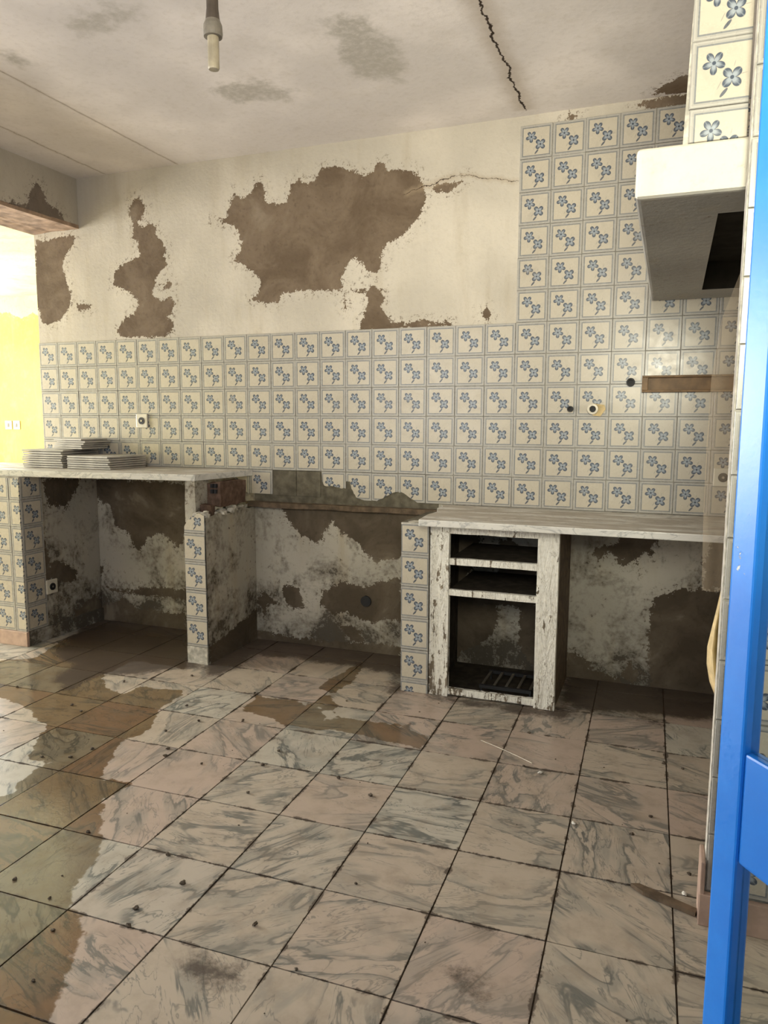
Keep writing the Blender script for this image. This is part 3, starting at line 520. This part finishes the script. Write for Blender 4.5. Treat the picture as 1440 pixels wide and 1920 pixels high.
slab('marble_worktop', [(2.705, -0.60, 0.840), (4.595, -0.60, 0.840), (4.595, -0.011, 0.840), (2.64, -0.011, 0.840), (2.67, -0.10, 0.840), (2.66, -0.16, 0.840), (2.70, -0.30, 0.840), (2.69, -0.42, 0.840)], 0.030, M['slab'], 'long marble worktop above the white cabinet frame')
# tiled post beside the cabinet
tp = empty('tiled_post', (2.65, -0.25, 0)); tag(tp, 'narrow post faced with six blossom tiles left of the white cabinet frame', 'post')
MB().box(2.585, 2.717, -0.474, -0.005, 0, 0.806).build('core', M['grey_mortar'], tp)
wt2 = tile_mesh('wall_tile', 0.133, TS, 0.06, 0.95); wt3 = tile_mesh('wall_tile', 0.133, 0.056, 0.06, 0.95, 0.62, 1.0)
for k in range(5): put_tile(wt2, 2.652, -0.475, 0.8065-0.0742-0.15*k, tp)
put_tile(wt3, 2.652, -0.475, 0.029, tp)
MB().box(2.585, 2.717, -0.482, -0.40, 0.800, 0.806).rough(0.004, 20, 2).build('mortar_cap', M['grout'], tp)
# cabinet frame
cb = empty('cabinet_frame', (3.01, -0.25, 0)); tag(cb, 'doorless cabinet with a peeling white painted wooden frame and two shelves', 'cabinet')
def stile(x0, x1, name, mt):
    m = MB(); m.box(x0, x1, -0.475, -0.445, 0.0, 0.803, 0.002); m.rough(0.0025, 16, 4); return m.build(name, M[mt], cb)
stile(2.722, 2.812, 'stile', 'peel2'); stile(3.208, 3.300, 'stile', 'peel3')
def rail(z0, z1, name): return MB().box(2.812, 3.208, -0.472, -0.447, z0, z1, 0.002).rough(0.0025, 20, 4).build(name, M['peel'], cb)
rail(0.764, 0.800, 'top_rail'); rail(0.010, 0.040, 'bottom_rail')
for z0, z1 in ((0.622, 0.652), (0.478, 0.508)):
    s_ = MB().box(2.812, 3.208, -0.446, -0.012, z0+0.004, z1-0.002).build('shelf', M['shadewood'], cb)
    rail(z0, z1, 'shelf_lip').parent = s_
MB().box(2.722, 2.735, -0.444, -0.012, 0.0, 0.803).build('side_panel', M['shadewood'], cb)
MB().box(2.736, 3.269, -0.444, -0.012, 0.001, 0.012).build('added_dark_panel', M['shadewood'], cb)  # board added to make the shaded cabinet floor dark
MB().box(3.270, 3.298, -0.444, -0.012, 0.0, 0.806).rough(0.002, 9, 3).build('side_panel', M['wood'], cb)
wr_ = empty('wire_rack', (3.05, -0.3, 0)); tag(wr_, 'dark slatted rack lying on the floor inside the white cabinet', 'rack')
MB().box(2.95, 3.19, -0.42, -0.405, 0.042, 0.057).build('rail', M['black'], wr_); MB().box(2.95, 3.19, -0.21, -0.195, 0.042, 0.057).build('rail', M['black'], wr_)
for k in range(5): MB().box(2.955+k*0.055, 2.967+k*0.055, -0.405, -0.21, 0.044, 0.055).build('bar', M['metal'], wr_)
for k in range(4):
    x = 2.955 if k % 2 == 0 else 3.18; y = -0.418 if k < 2 else -0.208
    MB().box(x, x+0.008, y, y+0.008, 0.0125, 0.043).build('foot', M['black'], wr_)

# ------------------------------------------------------------------ hood, flue, pier
hd = empty('plaster_hood', (4.0, -0.8, 1.81)); tag(hd, 'thick white plaster cooker hood slab jutting out high on the right', 'hood')
hm = MB(); o_ = [(3.60, -1.67), (4.59, -1.67), (4.59, -0.012), (3.612, -0.012)]; i_ = [(3.80, -1.47), (4.35, -1.47), (4.35, -0.26), (3.815, -0.26)]
bo = [hm.bm.verts.new((x, y, 1.811)) for x, y in o_]; to = [hm.bm.verts.new((x, y, 1.930)) for x, y in o_]; bi = [hm.bm.verts.new((x, y, 1.811)) for x, y in i_]; ti = [hm.bm.verts.new((x, y, 1.920)) for x, y in i_]
for k in range(4):
    n = (k+1) % 4; hm.bm.faces.new((bo[k], bo[n], bi[n], bi[k])); hm.bm.faces.new((bo[k], to[k], to[n], bo[n]))
hm.bm.faces.new(to)
ed = [e for e in hm.bm.edges if all(v in bo+to for v in e.verts)]
bmesh.ops.bevel(hm.bm, geom=ed, offset=0.014, segments=3, profile=0.6, affect='EDGES')
hs = hm.build('hood_shell', [M['plain'], M['hoodshade']], hd); hs.data.polygons.foreach_set('material_index', [1 if q.normal.z < -0.7 else 0 for q in hs.data.polygons]); set_attr(hs, 'flaked', np.full(len(hs.data.vertices), -0.06))
hi = MB(); bi = [hi.bm.verts.new((x, y, 1.811)) for x, y in i_]; ti = [hi.bm.verts.new((x, y, 1.922)) for x, y in i_]
for k in range(4): hi.bm.faces.new((bi[k], ti[k], ti[(k+1) % 4], bi[(k+1) % 4]))
hi.bm.faces.new(ti[::-1]); hi.build('flue_recess', M['flue_dark'], hd)
fu = empty('flue', (3.80, -1.55, 1.93)); tag(fu, 'yellowish blossom tiled flue rising from the hood to the ceiling', 'flue')
fb = MB(); q0 = [(3.704, -1.652), (3.842, -1.652), (3.842, -1.46), (3.712, -1.46)]; q1 = [(3.727, -1.652), (3.842, -1.652), (3.842, -1.46), (3.735, -1.46)]
a = [fb.bm.verts.new((x, y, 1.93)) for x, y in q0]; c = [fb.bm.verts.new((x, y, CZ)) for x, y in q1]
for k in range(4): fb.bm.faces.new((a[k], a[(k+1) % 4], c[(k+1) % 4], c[k]))
fb.bm.faces.new(a[::-1]); fb.bm.faces.new(c); fb.build('flue_core', M['grout'], fu)
ft = tile_mesh('wall_tile', 0.128, TS, 0.0, 0.90); ftb = tile_mesh('wall_tile', 0.126, 0.074, 0.0, 0.90, 0.5, 1.0)
put_tile(ftb, 3.779, -1.653, 1.931+0.038, fu)
for k in range(5):
    if 2.007+0.15*k+0.15 < CZ+0.05: put_tile(ft, 3.779+0.0004*k, -1.653, 2.007+0.15*k+0.0745-(0.02 if k == 4 else 0), fu)
pr = MB().box(3.846, 4.6, -1.723, -1.673, 0.0, CZ).build('wall_pier', M['grout'], loc=(0, 0, 0)); tag(pr, 'tiled wall end beside the blue door leaf', kind='structure')
for k in range(17):
    for i in range(5): put_tile(FULL, 3.849+0.0745+0.15*i, -1.724, 0.088+0.1515*k+0.0745, pr)
b3 = MB().box(3.834, 4.6, -1.750, -1.731, 0.0, 0.085, 0.002).build('baseboard_pier', M['pinkstone'], loc=(0, 0, 0)); tag(b3, 'pinkish stone baseboard under the tiled wall end', kind='structure')
MB().box(3.834, 3.845, -1.748, -1.66, 0.0, 0.17, 0.003).build('side_board', M['pinkstone'], b3)

# ------------------------------------------------------------------ things on the walls
def socket(x, z, y, parent_label, rz=0.0):
    s = empty('power_socket', (x, y, z)); tag(s, parent_label, 'socket')
    def loc(mb, nm, mt):
        o = mb.build(nm, mt, None, (0, 0, 0)); o.parent = s; return o
    loc(MB().box(-0.04, 0.04, -0.012, 0.0, -0.041, 0.041, 0.004), 'plate', M['plastic'])
    ins = loc(MB().lathe([(0.021, -0.0155), (0.021, -0.010)], 18, 'Y'), 'insert', M['black'])
    loc(MB().lathe([(0.006, -0.017), (0.006, -0.0150)], 10, 'Y'), 'pin', M['metal']).parent = ins
    s.rotation_euler = (0, 0, rz); return s
socket(0.777, 1.262, -0.0105, 'ivory power socket on the tiles above the left worktop')
socket(3.955, 1.021, -0.0105, 'ivory power socket on the tiles at the right edge near the wall end')
socket(0.4015, 0.30, 0, 'small white socket low on the dark niche side under the left worktop', R90).location = (0.402, -0.41, 0.305)
sw2 = empty('light_switch', (-2.63, RY, 1.205)); tag(sw2, 'pair of white switches on the sunlit yellow wall', 'switch')
for dx in (-0.065, 0.045):
    p_ = MB().box(-2.63+dx-0.045, -2.63+dx+0.045, RY-0.012, RY-0.001, 1.16, 1.25, 0.004).build('plate', M['plastic'], sw2)
    MB().box(-2.63+dx-0.012, -2.63+dx+0.012, RY-0.018, RY-0.012, 1.185, 1.222, 0.002).build('rocker', M['holder'], sw2).parent = p_
def pipe(x, z, r, label, collar=None):
    e = empty('pipe_stub', (x, -0.0105, z)); tag(e, label, 'pipe')
    def loc(mb, nm, mt):
        o = mb.build(nm, mt, None, (0, 0, 0)); o.parent = e; return o
    loc(MB().lathe([(r, 0.0), (r, -0.022), (r*.62, -0.022), (r*.62, -0.006)], 16, 'Y'), 'pipe_end', M[collar or 'black'])
    loc(MB().lathe([(r*.6, -0.006), (r*.6, -0.009)], 12, 'Y'), 'bore', M['black'])
    return e, loc
pipe(3.542, 1.450, 0.019, 'black pipe stub in the tiles left of the brown wooden tray'); pipe(3.273, 1.328, 0.014, 'small black pipe stub, leftmost of the three in the tiles')
e, loc = pipe(3.377, 1.327, 0.025, 'metal pipe end set in yellowish filler on the tiles', 'metal')
loc(MB().prism([(0.0, -0.03), (0.035, -0.034), (0.058, 0.0), (0.05, 0.02), (0.0, 0.026), (-0.005, 0)], 0, 0.006), 'filler', M['beige']).rotation_euler = (R90, 0, 0)
tb = empty('wooden_tray', (3.79, -0.02, 1.403)); tag(tb, 'long brown wooden tray fixed to the tiles on the right', 'tray')
MB().box(3.592, 3.985, -0.016, -0.0105, 1.403, 1.478).build('back', M['brownbox'], tb)
for (x0, x1, z0, z1) in ((3.592, 3.985, 1.403, 1.412), (3.592, 3.985, 1.469, 1.478), (3.592, 3.618, 1.412, 1.469), (3.972, 3.985, 1.412, 1.469)): MB().box(x0, x1, -0.040, -0.0155, z0, z1, 0.002).build('rim', M['brownbox'], tb)
# pendant lampholder
pd = empty('pendant_lampholder', (2.612, -1.985, 2.13)); tag(pd, 'bare aged lampholder hanging from the ceiling on a stem', 'lamp')
c0 = (2.612, -1.985, 0)
MB().lathe([(0.045, CZ-0.03), (0.05, CZ-0.001)], 20, 'Z', c0).build('ceiling_rose', M['holder'], pd, smooth=False)
MB().lathe([(0.012, 2.36), (0.012, CZ-0.028)], 16, 'Z', c0).build('stem', M['holder'], pd)
MB().lathe([(0.0175, 2.243), (0.0145, 2.27), (0.0140, 2.37)], 20, 'Z', c0).build('cap', M['holder_dark'], pd)
MB().lathe([(0.0225, 2.205), (0.0235, 2.212), (0.0225, 2.232), (0.0178, 2.243)], 24, 'Z', c0).build('collar', M['holder'], pd)
MB().lathe([(0.0125, 2.13), (0.0140, 2.134), (0.0140, 2.207)], 20, 'Z', c0).build('tube', M['holder_tube'], pd)

# ------------------------------------------------------------------ loose tiles in three stacks
ORD = ['first', 'second', 'third', 'fourth', 'fifth', 'sixth', 'seventh', 'eighth', 'ninth']
def stack(k, a, n, t, z0, w, d, ang, label, jit, tilt=(0, 0)):
    me_m = MB().box(-w/2, w/2, -d/2, d/2, 0, t*0.74, 0.0012); ob = me_m.build('loose_tile', M['tiledge'], None, (0, 0, 0)); me = ob.data; bpy.data.objects.remove(ob)
    ca, sa = math.cos(ang), math.sin(ang); cx = k[0]-w/2*ca-d/2*sa; cy = k[1]-w/2*sa+d/2*ca
    for i in range(n):
        o = link('loose_tile', me, None, (cx+random.uniform(-jit, jit), cy+random.uniform(-jit, jit)*.4, z0+i*t), (0, 0, ang+random.gauss(0, .02)))
        tag(o, ORD[n-1-i]+' tile from the top of the '+label, 'tile', label)
stack((0.45, -0.33), 0, 8, 0.0133, 0.9895, 0.30, 0.29, -0.02, 'left stack of loose tiles under the upper stack', 0.014)
stack((0.525, -0.235), 0, 5, 0.0125, 0.9895+8*0.0133, 0.22, 0.205, -0.05, 'upper stack of loose tiles at the left', 0.012)
stack((0.80, -0.345), 0, 6, 0.0125, 0.990, 0.31, 0.30, -0.03, 'front stack of loose tiles on the left worktop', 0.012)

# ------------------------------------------------------------------ blue door leaf
dr = empty('door_leaf', (3.7708, -2.75, 0)); tag(dr, 'blue painted glazed door leaf standing open at the right edge', 'door')
ang = math.atan2(-0.8, 0.6)
def D(x0, x1, y0, y1, z0, z1, name, mat, bev=0.003, par=None):
    m = MB().box(x0, x1, y0, y1, z0, z1, bev); o = m.build(name, mat, None, (0, 0, 0)); o.parent = par or dr; return o
DL = 0.84
D(0, 0.036, -0.0, 0.024, 0.03, 2.22, 'stile', M['blue']); D(DL-0.05, DL, 0, 0.024, 0.03, 2.22, 'stile', M['blue'])
D(0.036, DL-0.05, 0.003, 0.021, 0.775, 0.906, 'lock_rail', M['blue']); D(0.036, DL-0.05, 0.003, 0.021, 2.14, 2.22, 'top_rail', M['blue']); D(0.036, DL-0.05, 0.003, 0.021, 0.03, 0.16, 'bottom_rail', M['blue'])
D(0.036, DL-0.05, 0.011, 0.014, 0.906, 2.14, 'pane', M['glass'], 0); D(0.036, DL-0.05, 0.011, 0.014, 0.16, 0.775, 'pane', M['glass'], 0)
dr.rotation_euler = (0, 0, ang)

# ------------------------------------------------------------------ added sheet standing in for a glass reflection by the wall end
sh = empty('reflection_sheet', (3.85, -1.45, 0.5)); tag(sh, 'added translucent beige sheet standing in for a reflection beside the tiled wall end', 'sheet')
LE = [(1.81, 3.895), (1.712, 3.882), (1.658, 3.862), (1.547, 3.826), (1.404, 3.809), (1.213, 3.806), (1.018, 3.808), (0.803, 3.815)]
vs = []; fs = []
for i, (z, x) in enumerate(LE):
    for j in range(9): vs.append((x+(4.0-x)*j/8, -1.45+0.012*math.sin(j*1.9+i*.4), z))
for i in range(len(LE)-1):
    for j in range(8): fs.append((i*9+j, i*9+j+1, (i+1)*9+j+1, (i+1)*9+j))
mesh('reflection_veil', vs, fs, M['sheer'], sh, tuple(sh.location), smooth=True)
CU = [(0.84, 3.868, 0.004), (0.76, 3.856, 0.008), (0.70, 3.846, 0.012), (0.649, 3.838, 0.020), (0.60, 3.839, 0.028), (0.55, 3.849, 0.028), (0.509, 3.866, 0.02)]
vs = []; fs = []; mi = []
for i, (z, x, w) in enumerate(CU):
    for j in range(7):
        t = j/6; vs.append((x+w*t*1.6, -1.45-0.05*math.sin(t*math.pi)*w/0.028-0.02, z))
for i in range(len(CU)-1):
    for j in range(6): fs.append((i*7+j, i*7+j+1, (i+1)*7+j+1, (i+1)*7+j)); mi.append(0 if j < 2 else 1)
cu = mesh('curled_hem', vs, fs, [M['beige'], M['ochre']], sh, tuple(sh.location), smooth=True, mi=mi)
md = cu.modifiers.new('thick', 'SOLIDIFY'); md.thickness = 0.002

# ------------------------------------------------------------------ small things on the floor
cm = []
for k in range(4):
    m = MB(); bmesh.ops.create_icosphere(m.bm, subdivisions=2, radius=1.0)
    for v in m.bm.verts: v.co = v.co*(0.75+0.5*noise.noise(v.co*1.3+Vector((k*7, 0, 0)))); v.co.z = max(v.co.z*0.6, -0.35)
    ob = m.build('crumb', M['crumb'], None, (0, 0, 0)); cm.append(ob.data); bpy.data.objects.remove(ob)
def zone(x, y):
    if sdf(np.array([[x, y]]), P_WET)[0] > 0: return 'small dark mortar crumb lying in the wet brown patch of the floor', 'crumbs on the wet floor'
    if x > 2.9: return 'small grey-brown mortar crumb on the dry floor to the right of the cabinet middle', 'crumbs on the right of the floor'
    if y > -1.0: return 'small grey-brown mortar crumb on the dry floor close to the niches', 'crumbs near the niches'
    return 'small grey-brown mortar crumb on the dry marble tiles in the foreground', 'crumbs in the foreground'
def crumb(x, y, s, mat=None, name='mortar_crumb', lab=None, cat='crumb', grp=None):
    if lab is None: lab, grp = zone(x, y)
    me = random.choice(cm)
    if mat: me = me.copy(); me.materials[0] = mat
    o = link(name, me, None, (x, y, 0.0004+s*0.33), (0, 0, random.uniform(0, 6))); o.scale = (s, s*random.uniform(.6, 1), s); return tag(o, lab, cat, grp)
for x, y in P_CRUMB[0]: crumb(x, y, random.uniform(0.006, 0.0125))
for (x, y), l in zip(P_CHIP[0], ('white plaster chip on a floor joint below the dark right niche', 'tiny white plaster chip at the end of the straw', 'white plaster chip beside the dark strip near the wall end')):
    crumb(x, y, 0.010, M['chip'], 'plaster_chip', l, 'chip', None)
for k in range(45):   # finer grit
    x = random.uniform(0.9, 3.8); y = random.uniform(-2.6, -0.35); crumb(x, y, random.uniform(0.002, 0.0045))
sp = MB().prism([(3.668, -1.650), (3.690, -1.642), (3.836, -1.700), (3.829, -1.722), (3.70, -1.676)], 0.001, 0.012).build('wood_strip', M['wood']); tag(sp, 'dark wooden strip lying on the floor against the tiled wall end', 'strip')
s2 = MB(); a = Vector((3.07, -0.89, 0.004)); c = Vector((3.293, -1.016, 0.004)); pts = [a.lerp(c, t)+Vector((0, 0.006*math.sin(t*3), 0)) for t in (0, .25, .5, .75, 1)]
prev = None
for p in pts:
    ring = [s2.bm.verts.new(p+Vector((0.001*math.cos(k*1.571), 0.001*math.cos(k*1.571)*1.2, 0.002*math.sin(k*1.571)))) for k in range(4)]
    if prev:
        for k in range(4): s2.bm.faces.new((prev[k], prev[(k+1) % 4], ring[(k+1) % 4], ring[k]))
    prev = ring
tag(s2.build('straw', M['straw']), 'thin pale straw lying on the floor in front of the cabinet', 'straw')
